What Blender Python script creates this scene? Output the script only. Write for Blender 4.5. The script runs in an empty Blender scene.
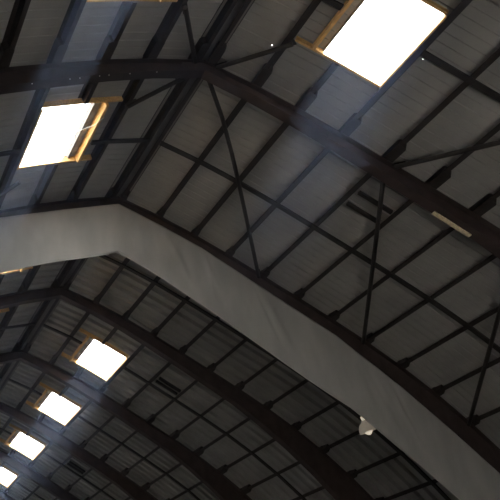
import bpy, bmesh, math, random
from mathutils import Vector, Matrix
random.seed(7)
C = bpy.context.scene.collection
PI = math.pi

# ------------------------------------------------------------------ dimensions (metres)
BAY = 6.0
RIDGE = 13.08                      # purlin underside at the ridge
EYE = Vector((-5.626, -4.385, 1.6))
SEG0, SEG = 1.3608, 1.1634         # ridge to first purlin, then purlin spacing along the slope
ANG = [.2887, .3579, .4059, .4311, .4374, .446, .4723, .5224, .5824, .6466, .7108, .765, .81]
PX, PZ = [0.0], [0.0]
for i, a in enumerate(ANG):
    L = SEG0 if i == 0 else SEG
    PX.append(PX[-1] + L*math.cos(a)); PZ.append(PZ[-1] - L*math.sin(a))
NP = len(ANG)                      # index of the eave
Y0, Y1 = -6.0, 60.0
YC = 2*BAY                         # the frame that carries the curtain
NF = 9
PD = 0.20                          # purlin depth

def ang(u):
    u = min(max(u, 0.0), NP)
    t = u - 0.5
    i = int(math.floor(t))
    if i < 0: return ANG[0]
    if i >= NP-1: return ANG[-1]
    return ANG[i] + (ANG[i+1]-ANG[i])*(t-i)
def rp(u):
    i = int(min(max(math.floor(u), 0), NP-1)); t = u - i
    return PX[i]+(PX[i+1]-PX[i])*t, PZ[i]+(PZ[i+1]-PZ[i])*t
def at(side, u, y, dn=0.0):
    """a point on the roof: u counts purlins down from the ridge, dn is metres outward from the purlin undersides"""
    x, z = rp(u); a = ang(u)
    if u <= 0: return Vector((0, y, RIDGE + dn/math.cos(ANG[0])))
    return Vector((side*(x + dn*math.sin(a)), y, RIDGE + z + dn*math.cos(a)))
def u_of_x(x):
    x = abs(x)
    for i in range(NP):
        if PX[i+1] >= x: return i + (x-PX[i])/(PX[i+1]-PX[i])
    return float(NP)
def depth(u):
    """rafter depth, deeper towards the eaves"""
    if u < 6: return .33 + .030*u
    return .51 + .105*(u-6)

# ------------------------------------------------------------------ materials
def mat(name, col, rough=.7, metal=0.0, noise=None, bump=0.0, stretch=(1,1,1), spec=.3):
    m = bpy.data.materials.new(name); m.use_nodes = True
    nt = m.node_tree; b = nt.nodes['Principled BSDF']
    b.inputs['Roughness'].default_value = rough; b.inputs['Metallic'].default_value = metal
    b.inputs['Specular IOR Level'].default_value = spec
    b.inputs['Base Color'].default_value = (*col, 1)
    tc = nt.nodes.new('ShaderNodeTexCoord'); mp = nt.nodes.new('ShaderNodeMapping')
    mp.inputs['Scale'].default_value = stretch
    nt.links.new(tc.outputs['Object'], mp.inputs['Vector'])
    if noise:
        sc, amt = noise
        n = nt.nodes.new('ShaderNodeTexNoise'); n.inputs['Scale'].default_value = sc; n.inputs['Detail'].default_value = 5
        r = nt.nodes.new('ShaderNodeValToRGB')
        r.color_ramp.elements[0].position = .3; r.color_ramp.elements[1].position = .7
        r.color_ramp.elements[0].color = (*[c*(1-amt) for c in col], 1)
        r.color_ramp.elements[1].color = (*[min(1, c*(1+amt)) for c in col], 1)
        nt.links.new(mp.outputs[0], n.inputs['Vector']); nt.links.new(n.outputs['Fac'], r.inputs['Fac'])
        nt.links.new(r.outputs['Color'], b.inputs['Base Color'])
        if bump:
            bp = nt.nodes.new('ShaderNodeBump'); bp.inputs['Strength'].default_value = bump; bp.inputs['Distance'].default_value = .02
            nt.links.new(n.outputs['Fac'], bp.inputs['Height']); nt.links.new(bp.outputs['Normal'], b.inputs['Normal'])
    return m
M = {}
M['sheet'] = mat('grey roof sheet', (.36, .355, .34), .6, 0, (1.2, .13), 0, (1, .5, 1))
M['steel'] = mat('dark painted steel', (.042, .034, .033), .55, 0, (3, .25), .1)
M['purlin'] = mat('dark purlin steel', (.034, .028, .026), .55, 0, (3, .25), .1)
M['oxide'] = mat('red brown primed steel', (.056, .041, .038), .55, 0, (3, .25), .1)
M['bar'] = mat('dark brace steel', (.030, .026, .025), .5, 0, (6, .2), 0)
M['timber'] = mat('pale pine', (.72, .47, .20), .65, 0, (5, .22), .2, (6, 1, 6))
M['grey_timber'] = mat('weathered plank', (.80, .66, .46), .8, 0, (7, .3), .2, (1, 6, 6))
M['cloth'] = mat('grey canvas', (.43, .43, .415), .85, 0, (1.1, .13), .35, (1.4, 1, .6))
M['hem'] = mat('canvas hem', (.52, .515, .49), .85, 0, (4, .08), .1)
M['white'] = mat('off white enamel', (.80, .74, .64), .4, 0, (8, .08), 0)
M['shade'] = mat('glowing milky lamp shade', (.80, .74, .64), .4)
M['bright'] = mat('pale aluminium', (.78, .76, .72), .35, .2)
M['lens'] = mat('glowing lamp glass and cap', (.85, .82, .76), .25)
M['lens'].node_tree.nodes['Principled BSDF'].inputs['Emission Color'].default_value = (1, .86, .66, 1)
M['lens'].node_tree.nodes['Principled BSDF'].inputs['Emission Strength'].default_value = .8
b_ = M['shade'].node_tree.nodes['Principled BSDF']; b_.inputs['Emission Color'].default_value = (.9, .78, .62, 1); b_.inputs['Emission Strength'].default_value = .13  # faint glow put into the shade to make the whole lamp brighter
M['floor'] = mat('brown riding sand', (.128, .123, .115), .95, 0, (.7, .15), .3)
M['ground'] = mat('pale gravel yard', (.40, .38, .35), .95, 0, (.4, .15), .3)
M['wall'] = mat('brown wall boarding', (.16, .12, .10), .8, 0, (2, .2), .1, (1, 1, .2))
M['gable'] = mat('grey gable sheet', (.22, .21, .20), .8, 0, (2, .1), .1)
def pane_mat():
    m = bpy.data.materials.new('translucent skylight sheet'); m.use_nodes = True
    nt = m.node_tree; nt.nodes.clear()
    o = nt.nodes.new('ShaderNodeOutputMaterial'); mx = nt.nodes.new('ShaderNodeMixShader')
    tr = nt.nodes.new('ShaderNodeBsdfTransparent'); tl = nt.nodes.new('ShaderNodeBsdfTranslucent')
    tr.inputs['Color'].default_value = (.95, .97, 1, 1); tl.inputs['Color'].default_value = (.9, .9, .88, 1)
    mx.inputs["Fac"].default_value = .25
    nt.links.new(tr.outputs[0], mx.inputs[1]); nt.links.new(tl.outputs[0], mx.inputs[2]); nt.links.new(mx.outputs[0], o.inputs['Surface'])
    return m
M['pane'] = pane_mat()

# ------------------------------------------------------------------ helpers
def obj(name, bm, m, parent=None, smooth=False, normals=True):
    if normals: bmesh.ops.recalc_face_normals(bm, faces=bm.faces)
    me = bpy.data.meshes.new(name); bm.to_mesh(me); bm.free()
    me.materials.append(M[m] if isinstance(m, str) else m)
    if smooth:
        for p in me.polygons: p.use_smooth = True
    o = bpy.data.objects.new(name, me); C.objects.link(o)
    if parent: o.parent = parent
    return o
def thing(name, label, cat, loc=(0,0,0), rot=(0,0,0), group=None):
    o = bpy.data.objects.new(name, None); C.objects.link(o)
    o.location = loc; o.rotation_euler = rot; o.empty_display_size = .2
    return tag(o, label, cat, group)
def tag(o, label, cat, group=None):
    o['label'] = label; o['category'] = cat
    if group: o['group'] = group
    return o
def struct(name, bm, m, **k):
    o = obj(name, bm, m, **k); o['kind'] = 'structure'; return o
def box(bm, lo, hi):
    vs = [bm.verts.new((x, y, z)) for x in (lo[0], hi[0]) for y in (lo[1], hi[1]) for z in (lo[2], hi[2])]
    for f in ((0,1,3,2), (4,6,7,5), (0,4,5,1), (2,3,7,6), (0,2,6,4), (1,5,7,3)): bm.faces.new([vs[i] for i in f])
def loft(bm, rings, close=True):
    """rings: lists of points; consecutive rings joined, ends capped"""
    R = [[bm.verts.new(p) for p in r] for r in rings]; n = len(R[0])
    for a, b in zip(R, R[1:]):
        for i in range(n): bm.faces.new((a[i], a[(i+1) % n], b[(i+1) % n], b[i]))
    if close: bm.faces.new(R[0]); bm.faces.new(R[-1][::-1])
def tube(bm, pts, r, n=10):
    rings = []
    for k, p in enumerate(pts):
        p = Vector(p); d = (Vector(pts[min(k+1, len(pts)-1)]) - Vector(pts[max(k-1, 0)])).normalized()
        a = d.cross(Vector((.31, .17, .94))).normalized(); b = d.cross(a)
        rings.append([p + r*(math.cos(2*PI*i/n)*a + math.sin(2*PI*i/n)*b) for i in range(n)])
    loft(bm, rings)
def lathe(bm, prof, n=28, M4=None):
    rings = []
    for r, z in prof: rings.append([Vector((max(r, .0005)*math.cos(2*PI*i/n), max(r, .0005)*math.sin(2*PI*i/n), z)) for i in range(n)])
    if M4 is not None: rings = [[M4 @ p for p in r] for r in rings]
    loft(bm, rings)
def clone(root, name, label, loc, rot):
    r = root.copy(); C.objects.link(r); r.location = loc; r.rotation_euler = rot; r['label'] = label
    for ch in list(root.children):
        c = ch.copy(); C.objects.link(c); c.parent = r
    return r

ORD = ['', 'first', 'second', 'third', 'fourth', 'fifth', 'sixth', 'seventh', 'eighth', 'ninth', 'tenth', 'eleventh', 'twelfth', 'thirteenth']
def bay_words(b):
    if b == 0: return 'in front of the bare frame'
    if b == 1: return 'between bare frame and curtain'
    if b == 2: return 'bay just behind the curtain'
    return ORD[b-1] + ' bay behind the curtain'
def frame_words(n):
    if n == 1: return 'dark bare arched roof frame with an exposed flange, in front of the grey curtain'
    if n == 2: return 'dark arched roof frame with the grey canvas curtain hanging under it'
    if n == 0: return 'dark arched roof frame overhead, before the bare frame'
    return 'dark arched roof frame, ' + ORD[n-2] + ' one behind the grey curtain'

# ------------------------------------------------------------------ camera
yaw, pitch = .3471, .7352
fw = Vector((math.sin(yaw)*math.cos(pitch), math.cos(yaw)*math.cos(pitch), math.sin(pitch)))
right = Vector((math.cos(yaw), -math.sin(yaw), 0)); up = right.cross(fw)
cam = bpy.data.cameras.new('camera'); co = bpy.data.objects.new('camera', cam); C.objects.link(co)
co.matrix_world = Matrix(((right.x, up.x, -fw.x, EYE.x), (right.y, up.y, -fw.y, EYE.y), (right.z, up.z, -fw.z, EYE.z), (0,0,0,1)))
FPX, CPX, CPY = 700.19, 126.63, 92.92
cam.sensor_width = 36; cam.lens = FPX/500*36
cam.shift_x = (250-CPX)/500; cam.shift_y = -(250-CPY)/500
cam.clip_end = 500
bpy.context.scene.camera = co
def pix(p):
    q = Vector(p) - EYE; d = q.dot(fw)
    if d < .5: return None
    return CPX + FPX*q.dot(right)/d, CPY - FPX*q.dot(up)/d
def seen(pts, m=12):
    for p in pts:
        q = pix(p)
        if q and -m < q[0] < 500+m and -m < q[1] < 500+m: return True
    return False

# ------------------------------------------------------------------ skylight openings (side, bay, y from, y to) in bay units
U0, U1 = 1.65, 2.90
SKY = [(1, 0, .35, .71), (-1, 0, .31, .685), (-1, 1, .25, .65), (-1, 2, .30, .70)] + [(1, b, .41, .81) for b in range(3, 9)] + [(-1, b, .28, .68) for b in range(3, 9)]

PIN = [(-1, .292, .90*BAY), (1, .85, .800*BAY), (1, 3.17, .545*BAY)]        # nail holes that let daylight through

# ------------------------------------------------------------------ roof sheeting, one corrugated skin per slope, with real openings
def roof_slope(side, name):
    bm = bmesh.new()
    us = sorted(set([0] + [float(i) for i in range(1, NP+1)] + [U0, U1] + [.5, 1.5, 2.5]))
    us[-1] = NP
    ys = []
    y = Y0
    while y < Y1 - .01:
        if y < YC - .01: ys += [(y, 0), (y+.215, 0), (y+.233, .022)]; y += .25
        else: ys += [(y, 0), (y+.19, 0), (y+.225, .11), (y+.445, .11)]; y += .48
    ys.append((Y1, 0))
    holes = [((b+a)*BAY, (b+c)*BAY) for s, b, a, c in SKY if s == side]
    for h in holes:
        for e in h:                                                     # cut the sheet cleanly at the opening's edges
            if min(abs(e-q[0]) for q in ys) > .004: ys.append((e, 0))
    for s_, u_, y_ in PIN:
        if s_ == side: us += [u_-.010, u_+.010]; ys += [(y_-.0125, .004), (y_+.0125, .004)]
    us.sort(); ys.sort()
    grid = [[bm.verts.new(at(side, u, y, PD+.005+d)) for y, d in ys] for u in us]
    for i in range(len(us)-1):
        um = (us[i]+us[i+1])/2
        for j in range(len(ys)-1):
            ym = (ys[j][0]+ys[j+1][0])/2
            if U0 < um < U1 and any(a < ym < c for a, c in holes): continue
            if any(s == side and abs(um-pu) < .0099 and abs(ym-py) < .0124 for s, pu, py in PIN): continue
            bm.faces.new((grid[i][j], grid[i+1][j], grid[i+1][j+1], grid[i][j+1]))
    for v in [v for v in bm.verts if not v.link_faces]: bm.verts.remove(v)
    o = struct(name, bm, 'sheet')
    s = o.modifiers.new('thickness', 'SOLIDIFY'); s.thickness = .03; s.offset = 1 if side > 0 else 1
    return o
c1 = roof_slope(1, 'ceiling'); c2 = roof_slope(-1, 'ceiling')
for c in (c1, c2):
    # make the skin grow outward: check the mean normal
    nz = sum(p.normal.z for p in c.data.polygons)
    if nz < 0: c.modifiers[0].offset = -1
bm = bmesh.new()                                   # folded ridge flashing
prof = [at(-1, .19, 0, PD-.01), at(-1, 0, 0, PD-.01), at(1, .19, 0, PD-.01), at(1, .19, 0, PD-.002), at(1, 0, 0, PD-.002), at(-1, .19, 0, PD-.002)]
loft(bm, [[Vector((p.x, y, p.z)) for p in prof] for y in (Y0, Y1)])
struct('trim_1', bm, 'gable')

LEFT_H = 5.6
FILL_DOOR = (-1.0, 3.4, 2.6)                             # doorway added behind the camera, sized for fill light: x from, x to, height
# ------------------------------------------------------------------ walls, floor, yard
XE, ZE = PX[NP], RIDGE + PZ[NP]
bm = bmesh.new(); box(bm, (-XE-.3, Y0, -.2), (XE+.3, Y1+.3, 0)); struct('floor', bm, 'floor')
bm = bmesh.new(); box(bm, (-60, -70, -.3), (60, Y0, -.02)); struct('ground', bm, 'ground')
bm = bmesh.new(); box(bm, (-60, Y0, -.3), (-XE-.3, Y1, -.02)); struct('ground', bm, 'ground')
bm = bmesh.new(); box(bm, (XE+.05, Y0, 0), (XE+.25, Y1, ZE+.3)); struct('wall_right', bm, 'wall')
bm = bmesh.new(); box(bm, (-XE-.25, Y0, 0), (-XE-.05, Y1, LEFT_H)); struct('wall_left', bm, 'wall')
bm = bmesh.new()
top = [at(-1, u, Y1, PD) for u in range(NP, 0, -1)] + [at(1, u, Y1, PD) for u in range(0, NP+1)]
ring = [Vector((-XE-.2, Y1, 0))] + top + [Vector((XE+.2, Y1, 0))]
loft(bm, [ring, [p + Vector((0, .2, 0)) for p in ring]])
struct('wall_back', bm, 'gable')
bm = bmesh.new()                                   # unseen front gable with the doorway added for fill light
hd = FILL_DOOR[2]
box(bm, (-XE-.2, Y0, 0), (FILL_DOOR[0], Y0+.2, hd)); box(bm, (FILL_DOOR[1], Y0, 0), (XE+.2, Y0+.2, hd))
top = [at(-1, u, Y0, PD) for u in range(NP, 0, -1)] + [at(1, u, Y0, PD) for u in range(0, NP+1)]
ring = [Vector((-XE-.2, Y0, hd))] + top + [Vector((XE+.2, Y0, hd))]
loft(bm, [ring, [p + Vector((0, .2, 0)) for p in ring]])
struct('wall_front', bm, 'gable')

# ------------------------------------------------------------------ arched steel frames
FW = .28
def rafter_bm(side):
    bm = bmesh.new()
    us = [i*.5 for i in range(0, 2*NP+1)]
    def strip(f_hi, f_lo, hw):
        rings = []
        for u in us:
            hi, lo = f_hi(u), f_lo(u)
            rings.append([at(side, u, -hw, hi) if u else Vector((0, -hw, RIDGE+hi)), at(side, u, hw, hi) if u else Vector((0, hw, RIDGE+hi)),
                          at(side, u, hw, lo) if u else Vector((0, hw, RIDGE+lo)), at(side, u, -hw, lo) if u else Vector((0, -hw, RIDGE+lo))])
        loft(bm, rings)
    strip(lambda u: -.002, lambda u: -.022, FW/2)                       # top flange
    strip(lambda u: -.02, lambda u: -depth(u)+.02, .007)                # web
    strip(lambda u: -depth(u)+.022, lambda u: -depth(u), FW/2)          # bottom flange
    return bm
def plate_bm():
    bm = bmesh.new()                                                    # haunch plate under the ridge
    for y0, y1 in ((-.07, -.055), (.055, .07)):
        pr = [(-.55, -.18), (0, -.03), (.55, -.18), (.55, -.46), (0, -.33), (-.55, -.46)]
        loft(bm, [[Vector((x, y, RIDGE+z)) for x, z in pr] for y in (y0, y1)])
    return bm
def bolts_bm():
    bm = bmesh.new()
    for side, ub in ((-1, 1.0), (-1, 1.6), (-1, 2.05), (-1, 2.25), (-1, 2.66), (-1, 2.86), (-1, 3.6)):
            p = at(side, ub, 0, -depth(ub))
            for y in (-.09,):
                lathe(bm, [(.012, 0), (.012, -.012), (.008, -.016)], 8, Matrix.Translation((p.x, y, p.z)))
    return bm
def column_bm(side):
    bm = bmesh.new()
    x0, x1 = (XE-1.05, XE-.02)
    zt = RIDGE + PZ[NP] - .25
    for a, b, hw in ((x0+.0, x0+.025, FW/2), (x1-.025, x1, FW/2), (x0, x1, .007)):
        lo = .55 if a == x0 else 0
        rings = [[Vector((side*(a+lo), -hw, 0)), Vector((side*(b+(lo if b != x1 else 0)), -hw, 0)), Vector((side*(b+(lo if b != x1 else 0)), hw, 0)), Vector((side*(a+lo), hw, 0))],
                 [Vector((side*a, -hw, zt)), Vector((side*b, -hw, zt)), Vector((side*b, hw, zt)), Vector((side*a, hw, zt))]]
        loft(bm, rings)
    return bm
proto = thing('roof_frame', frame_words(0), 'roof frame', (0, 0, 0), group='arched steel roof frames')
obj('rafter', rafter_bm(-1), 'steel', proto); obj('rafter', rafter_bm(1), 'oxide', proto)
obj('apex_plate', plate_bm(), 'steel', proto)
obj('column', column_bm(-1), 'oxide', proto); obj('column', column_bm(1), 'oxide', proto)
for n in range(1, NF+1):
    f = clone(proto, 'roof_frame', frame_words(n), (0, n*BAY, 0), (0, 0, 0))
    if n == 1:
        obj('bolt_row', bolts_bm(), 'bright', f)['label'] = 'small pale bolt heads along the flange'

# ------------------------------------------------------------------ purlins: one cold-formed section per bay and line, lapped over the frames
def z_bm(side, y0, y1, w, d, t, lip, dz=0.0):
    bm = bmesh.new()
    # Z outline in (x down-slope, z outward)
    pts = [(-w, 0), (t/2, 0), (t/2, d-t), (w, d-t), (w, d), (-t/2, d), (-t/2, t), (-w, t)]
    loft(bm, [[Vector((x*side, y, z+dz)) for x, z in pts] for y in (y0, y1)])
    return bm
def sleeve_bm(side, y0, y1, kind=0):
    bm = bmesh.new()
    hw = (.122, .092, .092)[kind]
    pts = [(-.102, -.012), (hw, -.012), (hw, PD-.01), (-.102, PD-.01)]
    if y0 < 1: ys, gs = [y0, y1-.1, y1], [1, 1, .6]
    elif kind == 1: ys, gs = [y0, y1-.12, y1], [.75, .9, 1.1]
    else: ys, gs = [y0, y0+.05, y1], [.6, 1, 1]
    loft(bm, [[Vector((x*g*side, y, z)) for x, z in pts] for y, g in zip(ys, gs)])
    return bm
protos = {}
def sleeves(t, side, b, first=True, last=True):
    k = 0 if b == 0 else (1 if b in (1, 2) else 2)
    if first: obj('lap_sleeve', sleeve_bm(side, 0, .36, k), 'purlin', t)
    if last: obj('lap_sleeve', sleeve_bm(side, BAY-(.70, .34, .58)[k], BAY, k), 'purlin', t)
PW = .10
def purlin_proto(side, b, label, loc, rot):
    t = thing('purlin', label, 'purlin', loc, rot, 'roof purlins')
    obj('channel', z_bm(side, .0, BAY, PW, PD, .012, .02), 'purlin', t)
    sleeves(t, side, b)
    return t
SN = {1: 'right', -1: 'left'}
def add_purlin(side, u, b, label):
    p = at(side, u, b*BAY, 0.003); a = ang(u)
    loc, rot = (p.x, p.y, p.z), (0, side*a, 0)
    k = (side, 0 if b == 0 else (1 if b in (1, 2) else 2))
    if k not in protos: protos[k] = purlin_proto(side, b, label, loc, rot)
    else: clone(protos[k], 'purlin', label, loc, rot)
for b in range(0, 9):
    for side in (1, -1):
        for u in range(1, NP):
            pts = [at(side, u, (b+k/16)*BAY) for k in range(17)]
            if not seen(pts, 25): continue
            cut = u == 2 and any(s == side and bb == b for s, bb, *_ in SKY)
            lab = ORD[u] + ' dark purlin down from the ridge, ' + SN[side] + ' slope, ' + bay_words(b)
            if cut:                                                      # stopped at the skylight trimmers: two stubs
                a, c = [(x[2], x[3]) for x in SKY if x[0] == side and x[1] == b][0]
                for y0, y1, w in ((0, a*BAY-.07, 'front'), (c*BAY+.07, BAY, 'far')):
                    pp = [at(side, u, b*BAY + y0 + (y1-y0)*k/8) for k in range(9)]
                    if not seen(pp, 6): continue
                    p = at(side, u, b*BAY, .003)
                    t = thing('purlin', 'purlin stub meeting ' + w + ' edge of skylight, ' + SN[side] + ' slope, ' + bay_words(b),
                              'purlin', (p.x, p.y, p.z), (0, side*ang(u), 0), 'purlin stubs at the skylights')
                    obj('channel', z_bm(side, y0, y1, PW, PD, .012, .02), 'purlin', t)
                    sleeves(t, side, b, w == 'front', w != 'front')
            else: add_purlin(side, u, b, lab)
        pts = [at(side, .13, (b+k/16)*BAY) for k in range(17)]
        if seen(pts): add_purlin(side, .13, b, 'dark ridge purlin, ' + SN[side] + ' one of the ridge pair, ' + bay_words(b))

# ------------------------------------------------------------------ bridging bars across the purlins at mid bay
def slope_bar(bm, side, pts, w, t, dn):
    """flat bar laid along (u, y) points under the purlins"""
    rings = []
    for k, (u, y) in enumerate(pts):
        a = at(side, *pts[max(k-1, 0)], dn); c = at(side, *pts[min(k+1, len(pts)-1)], dn); p = at(side, u, y, dn)
        d = (c-a).normalized(); nrm = Vector((side*math.sin(ang(u)), 0, math.cos(ang(u)))); s = d.cross(nrm).normalized()
        rings.append([p + s*w/2, p - s*w/2, p - s*w/2 - nrm*t, p + s*w/2 - nrm*t])
    loft(bm, rings)
def frange(a, b, st=.5):
    n = max(1, int(math.ceil((b-a)/st))); return [a+(b-a)*k/n for k in range(n+1)]
def add_bridging(side, b, u0, u1, extra=''):
    y = (b+.5)*BAY
    if not seen([at(side, u, y) for u in frange(u0, u1, .25)], 4): return
    bm = bmesh.new(); slope_bar(bm, side, [(u, y) for u in frange(u0, u1)], .14, .05, -.016)
    tag(obj('bridging_bar', bm, 'bar'), 'thin bar across purlins, ' + extra + SN[side] + ' slope, ' + bay_words(b), 'roof bar', 'bridging bars')
for b in range(0, 9):
    for side in (1, -1):
        cut = any(s == side and bb == b for s, bb, *_ in SKY)
        if cut:
            add_bridging(side, b, .13, 1.40, 'above skylight, ')
            add_bridging(side, b, 3.02, NP-.5, 'below skylight, ' if side*b != 0 or side > 0 else 'below skylight, ')
        else: add_bridging(side, b, .13, NP-.5)

# ------------------------------------------------------------------ diagonal wind braces in the two bays before the curtain
def brace(side, pts, label, r=.055, dn=-.14, plates=True):
    bm = bmesh.new()
    n = 6; (ua, ya), (ub, yb) = pts
    A, B = at(side, ua, ya*BAY, dn), at(side, ub, yb*BAY, dn)
    P = [A.lerp(B, k/n) for k in range(n+1)]
    for k in range(n+1):                                                  # follow the roof's curve
        u = ua+(ub-ua)*k/n; y = (ya+(yb-ya)*k/n)*BAY; P[k] = at(side, u, y, dn)
    t = thing('wind_brace', label, 'brace', P[0], (0, 0, 0), 'diagonal wind braces')
    tube(bm, [p-P[0] for p in P], r); obj('tube', bm, 'bar', t)
    for end, q in ((P[0], P[1]), (P[-1], P[-2]))[0 if plates else 1:]:
        bm = bmesh.new(); d = (q-end).normalized(); u = ua if end is P[0] else ub
        nrm = Vector((side*math.sin(ang(u)), 0, math.cos(ang(u)))); s = d.cross(nrm).normalized()
        c = end - P[0]
        ring = lambda o: [c - d*.06 + s*.07 + nrm*o, c + d*.26 + s*.055 + nrm*o, c + d*.26 - s*.055 + nrm*o, c - d*.06 - s*.07 + nrm*o]
        loft(bm, [ring(.052), ring(.066)]); obj('end_plate', bm, 'bar', t)
brace(1, ((.20, 1.03), (3.87, 1.975)), 'dark diagonal brace from bare frame apex down the right slope to the curtain')
brace(1, ((4.12, 1.03), (6.88, 1.975)), 'dark diagonal brace at mid right slope, from bare frame down to the curtain')
brace(1, ((7.12, 1.03), (9.92, 1.975)), 'dark diagonal brace low on the right slope, from bare frame to curtain')
brace(1, ((.24, .965), (1.06, .715)), 'short dark brace from bare frame apex to timber end of the large skylight')
brace(1, ((4.16, .97), (6.9, .03)), 'dark diagonal brace rising from bare frame, right slope below large skylight')
brace(-1, ((.24, .965), (1.0, .69)), 'short dark brace from bare frame apex to the skylight at top edge')
brace(-1, ((.24, 1.05), (1.05, 1.24)), 'short dark brace from bare frame apex to the skylight on left slope')
brace(-1, ((2.80, 1.715), (3.87, 1.975)), 'short dark brace from the left slope skylight corner down to the curtain', plates=False)

# ------------------------------------------------------------------ little trimmer pairs between two purlins
def trimmer_pair(side, u0, u1, ys, label):
    t = thing('trimmer_pair', label, 'roof bar', at(side, u0, ys[0]*BAY, 0), (0, 0, 0), 'trimmer pairs between purlins')
    o = at(side, u0, ys[0]*BAY, 0)
    for y in ys:
        bm = bmesh.new(); slope_bar(bm, side, [(u, y*BAY) for u in frange(u0, u1)], .09, .09, .10)
        bmesh.ops.translate(bm, verts=bm.verts, vec=-o); obj('bar', bm, 'bar', t)
trimmer_pair(1, 4.10, 4.90, (1.205, 1.29), 'two short dark bars between fourth and fifth purlins, beside the bare frame')
trimmer_pair(1, 4.10, 4.90, (3.40, 3.455), 'two short dark bars between purlins, second bay behind curtain')
trimmer_pair(1, 4.10, 4.90, (5.40, 5.455), 'two short dark bars between purlins, fourth bay behind curtain')

# ------------------------------------------------------------------ skylights: timber trimmed openings under translucent sheet
def slope_box(bm, side, u0, u1, y0, y1, d0, d1):
    rings = []
    for u in frange(u0, u1, .5):
        rings.append([at(side, u, y0, d0), at(side, u, y1, d0), at(side, u, y1, d1), at(side, u, y0, d1)])
    loft(bm, rings)
def skylight(side, b, a, c, label):
    y0, y1 = (b+a)*BAY, (b+c)*BAY
    o = at(side, 2.3, (y0+y1)/2, 0)
    t = thing('skylight', label, 'skylight', o, (0, 0, 0), 'roof skylights')
    def part(name, m, *boxes):
        bm = bmesh.new()
        for q in boxes: slope_box(bm, side, *q)
        bmesh.ops.translate(bm, verts=bm.verts, vec=-o); return obj(name, bm, m, t)
    tm = .06
    part('trimmer', 'timber', (1.10, 2.90, y0-tm, y0, .07, PD-.01))
    part('trimmer', 'timber', (1.10, 2.90, y1, y1+tm, .05, PD-.01))
    part('joist', 'timber', (1.43, 1.49, y0+.002, y1-.002, -.03, PD-.01))
    part('packer', 'timber', (2.88, 2.912, y0+.002, y1-.002, -.012, PD-.01))
    n = 10                                                                # corrugated translucent sheet
    bm = bmesh.new(); L = y1-y0-.02
    top = [[at(side, u, y0+.01+L*j/(4*n), PD+.05+(.03 if j % 4 in (1, 2) else 0)) for j in range(4*n+1)] for u in frange(U0+.004, U1-.004, .34)]
    V = [[bm.verts.new(p) for p in r] for r in top]
    for r, s in zip(V, V[1:]):
        for j in range(4*n): bm.faces.new((r[j], r[j+1], s[j+1], s[j]))
    bmesh.ops.translate(bm, verts=bm.verts, vec=-o)
    p = obj('pane', bm, 'pane', t); p['label'] = 'bright translucent sheet'
    if b < 2 and (side, b) != (-1, 0):
        ym = y0+(y1-y0)*(.55 if side > 0 else .38)
        part('glazing_bar', 'gable', ((1.9, 2.6) if side > 0 else (1.9, 2.9)) + (ym, ym+.018, PD+.02, PD+.04))
    if (side, b) == (-1, 1):
        bm = bmesh.new(); tube(bm, [at(side, 1.93, 1.42*BAY, -.02)-o, at(side, 1.6, 1.36*BAY, -.10)-o, at(side, 1.40, 1.33*BAY, -.02)-o], .007, 6); obj('wire', bm, 'bright', t)['label'] = 'thin pale wire'
    part('edge_flashing', 'gable', (U0, U0+.03, y0, y1, PD-.06, PD+.1))
    return t
SKY_LABEL = {(1, 0): 'large bright skylight with pine frame above the bare frame, right slope',
             (-1, 0): 'skylight cut by top picture edge, only its timber edge showing',
             (-1, 1): 'bright skylight with orange lit timber joist, left slope before the curtain',
             (-1, 2): 'bright sliver of skylight showing under the curtain hem at the left edge'}
for side, b, a, c in SKY:
    if not seen([at(side, u, (b+y)*BAY) for u in (1.1, 1.6, 2.3, 2.95) for y in (a, (a+c)/2, c+.01)], 14): continue
    skylight(side, b, a, c, SKY_LABEL.get((side, b), ('small bright timber framed skylight, right slope, ' if side > 0 else 'timber edge of a skylight, left slope, ') + bay_words(b)))
# mid glazing bar under the large pane
# ------------------------------------------------------------------ the grey canvas curtain
def hz(x):                                                             # height of the hanging cloth
    K = [(0, 1.56), (1.6, 1.58), (3.2, 1.64), (5, 1.8), (13.5, 2.1)] if x < 0 else [(0, 1.56), (1.2, 1.67), (2.4, 1.79), (3.8, 1.89), (6, 1.97), (7.9, 1.99), (9.2, 2.02), (13.5, 2.1)]
    x = abs(x)
    for (xa, ha), (xb, hb) in zip(K, K[1:]):
        if x <= xb: return ha + (hb-ha)*(x-xa)/(xb-xa)
    return 2.2
def htop(x):
    K = [(0, -.281), (1.29, -.73), (2.52, -1.21), (4.03, -1.97), (5.53, -2.72), (6.58, -3.24), (8.39, -4.44), (9.79, -5.50), (10.98, -6.46), (11.6, -7.0)] if x >= 0 else \
        [(0, -.281), (1.71, -.86), (3.33, -1.45), (5.53, -2.72), (6.58, -3.24), (8.39, -4.44), (9.79, -5.50), (10.98, -6.46), (11.6, -7.0)]
    x = abs(x)
    for (xa, ha), (xb, hb) in zip(K, K[1:]):
        if x <= xb: return RIDGE + ha + (hb-ha)*(x-xa)/(xb-xa)
    return RIDGE - 7.0
ct = thing('curtain', 'long grey canvas curtain hanging in a band below an arched roof frame', 'curtain', (0, YC-FW/2-.03, RIDGE))
rng = random.Random(3)
creases = [(rng.uniform(-11, 11), rng.uniform(.15, .9), rng.uniform(.06, .2), rng.uniform(-.032, .032)) for _ in range(46)]
bm = bmesh.new(); NX, NZ = 420, 30
V = []
for i in range(NX+1):
    x = -11.5 + 23*i/NX
    col = []
    for j in range(NZ+1):
        v = j/NZ
        z = htop(x) - hz(x)*v + .015*math.sin(x*2.1)*v
        d = .012*math.sin(x*3.3 + 1.2*math.sin(v*2.0))*v + .02*math.sin(x*.9+v*1.5)*v
        for cx, sl, w, amp in creases:
            q = (x - cx - (v-.5)*sl*1.3)/w
            if abs(q) < 3: d += amp*math.exp(-q*q)*math.sin(PI*min(1, v*1.15+.05))
        col.append(bm.verts.new((x, -d, z-RIDGE)))
    V.append(col)
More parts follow.
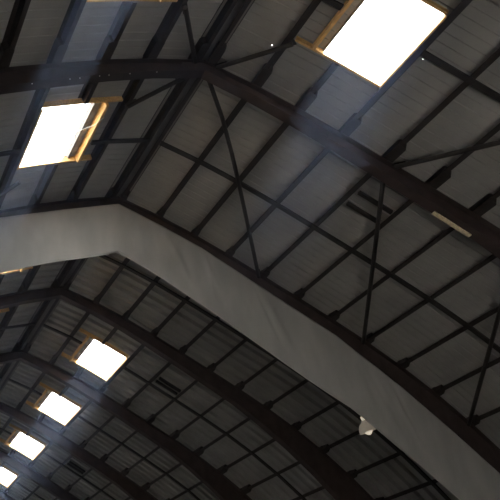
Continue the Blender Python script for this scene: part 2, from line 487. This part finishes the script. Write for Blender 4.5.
for i in range(NX):
    for j in range(NZ): bm.faces.new((V[i][j], V[i+1][j], V[i+1][j+1], V[i][j+1]))
cl = obj('cloth', bm, 'cloth', ct, smooth=True)
sd = cl.modifiers.new('thickness', 'SOLIDIFY'); sd.thickness = .006; sd.offset = 0
bm = bmesh.new()
tube(bm, [Vector((x, .0, htop(x)-hz(x)+.015*math.sin(x*2.1)-RIDGE)) for x in [-11.5+23*i/140 for i in range(141)]], .018, 8)
obj('hem', bm, 'hem', ct, smooth=True)
bm = bmesh.new()
tube(bm, [Vector((x, .012, htop(x)-RIDGE+.01)) for x in [-11.5+23*i/140 for i in range(141)]], .016, 8)
obj('top_rail', bm, 'bar', ct)

# ------------------------------------------------------------------ odd things up in the roof
A, B2 = at(1, 5.22, 1.014*BAY, -depth(5.2)-.004), at(1, 6.05, 1.014*BAY, -depth(6.05)-.004)
bm = bmesh.new()
d = (B2-A).normalized(); nrm = Vector((d.z, 0, -d.x)); nrm = -nrm if nrm.z > 0 else nrm
loft(bm, [[A + Vector((0, s, 0)) + n_*nrm for s, n_ in ((-.055, 0), (.055, 0), (.055, .03), (-.055, .03))],
          [B2 + Vector((0, s, 0)) + n_*nrm for s, n_ in ((-.055, 0), (.055, 0), (.055, .03), (-.055, .03))]])
tag(obj('plank', bm, 'grey_timber'), 'short pale timber plank fixed under the flange of the bare frame', 'plank')

# lamp hung from the ninth purlin
P = Vector((9.14, 14.70, RIDGE-4.56))
tl = thing('roof_lamp', 'small off-white domed lamp hanging at the lower edge of the curtain', 'lamp', P)
tilt = Matrix.Translation((0, 0, 0)) @ Matrix.Scale(1.3, 4) @ Matrix.Rotation(math.radians(-18), 4, 'Y')
bm = bmesh.new(); lathe(bm, [(.0, .10), (.05, .10), (.07, .07), (.15, .02), (.20, -.06), (.215, -.15), (.205, -.16), (.18, -.07), (.12, 0), (.0, .03)], 32, tilt); obj('shade', bm, 'shade', tl, smooth=True)
bm = bmesh.new(); lathe(bm, [(0, .20), (.035, .19), (.045, .15), (.04, .10), (0, .09)], 20, tilt); obj('cap', bm, 'lens', tl, smooth=True)  # cap wears the glowing bulb glass so that it shows bright
bm = bmesh.new(); lathe(bm, [(0, -.02), (.06, -.04), (.10, -.11), (.085, -.18), (.04, -.22), (0, -.23)], 24, tilt); obj('bulb', bm, 'lens', tl, smooth=True)
bm = bmesh.new(); tube(bm, [(.10, 0, -.14), (.20, .02, -.13), (.30, .05, -.02), (.40, .08, .18)], .035, 12); obj('bracket', bm, 'white', tl)

# ------------------------------------------------------------------ light: hazy sky and a high sun behind the camera
w = bpy.data.worlds.new('sky'); bpy.context.scene.world = w; w.use_nodes = True
bg = w.node_tree.nodes['Background']; bg.inputs['Color'].default_value = (.93, .97, 1, 1); bg.inputs['Strength'].default_value = 6.0
sun = bpy.data.lights.new('sun', 'SUN'); so = bpy.data.objects.new('sun', sun); C.objects.link(so)
sun.energy = 110.0; sun.angle = math.radians(1.0); sun.color = (1, .975, .93)
so.rotation_euler = Vector((-.336, .541, -.811)).to_track_quat('-Z', 'Y').to_euler(); so.location = (0, -30, 40)

HAZE = .0078
if HAZE:
    vm = bpy.data.materials.new('dusty air'); vm.use_nodes = True
    nt = vm.node_tree; nt.nodes.clear()
    o = nt.nodes.new('ShaderNodeOutputMaterial'); v = nt.nodes.new('ShaderNodeVolumeScatter')
    v.inputs['Color'].default_value = (.52, .67, 1, 1); v.inputs['Density'].default_value = HAZE; v.inputs['Anisotropy'].default_value = .2
    nt.links.new(v.outputs[0], o.inputs['Volume'])
    ge = nt.nodes.new('ShaderNodeNewGeometry'); sx = nt.nodes.new('ShaderNodeSeparateXYZ'); mr = nt.nodes.new('ShaderNodeMapRange')
    nt.links.new(ge.outputs['Position'], sx.inputs[0]); nt.links.new(sx.outputs['Z'], mr.inputs['Value'])      # dust density shaped so the light shafts fade lower down
    mr.interpolation_type = 'SMOOTHSTEP'
    for k_, v_ in (('From Min', 7.5), ('From Max', 12.2), ('To Min', 0), ('To Max', HAZE)): mr.inputs[k_].default_value = v_
    nt.links.new(mr.outputs[0], v.inputs['Density'])
    bm = bmesh.new()
    us = list(range(NP, 0, -1))
    top = [at(-1, u, 0, PD-.03) for u in us] + [at(1, u, 0, PD-.03) for u in range(0, NP+1)]
    ring = [Vector((-XE+.02, 0, .02))] + top + [Vector((XE-.02, 0, .02))]
    loft(bm, [[Vector((p.x, y, p.z)) for p in ring] for y in (Y0+.25, Y1-.05)])
    hz_ = obj('haze', bm, vm); hz_['kind'] = 'stuff'
    hz_['label'] = 'thin bluish dusty haze filling the hall under the roof'; hz_['category'] = 'haze'

sc = bpy.context.scene
sc.view_settings.view_transform = 'Standard'; sc.view_settings.look = 'None'
sc.view_settings.exposure = -0.25; sc.view_settings.gamma = 1.0; sc.view_settings.use_curve_mapping = False
sc.cycles.max_bounces = 8; sc.cycles.diffuse_bounces = 5; sc.cycles.transparent_max_bounces = 8
sc.cycles.use_denoising = True
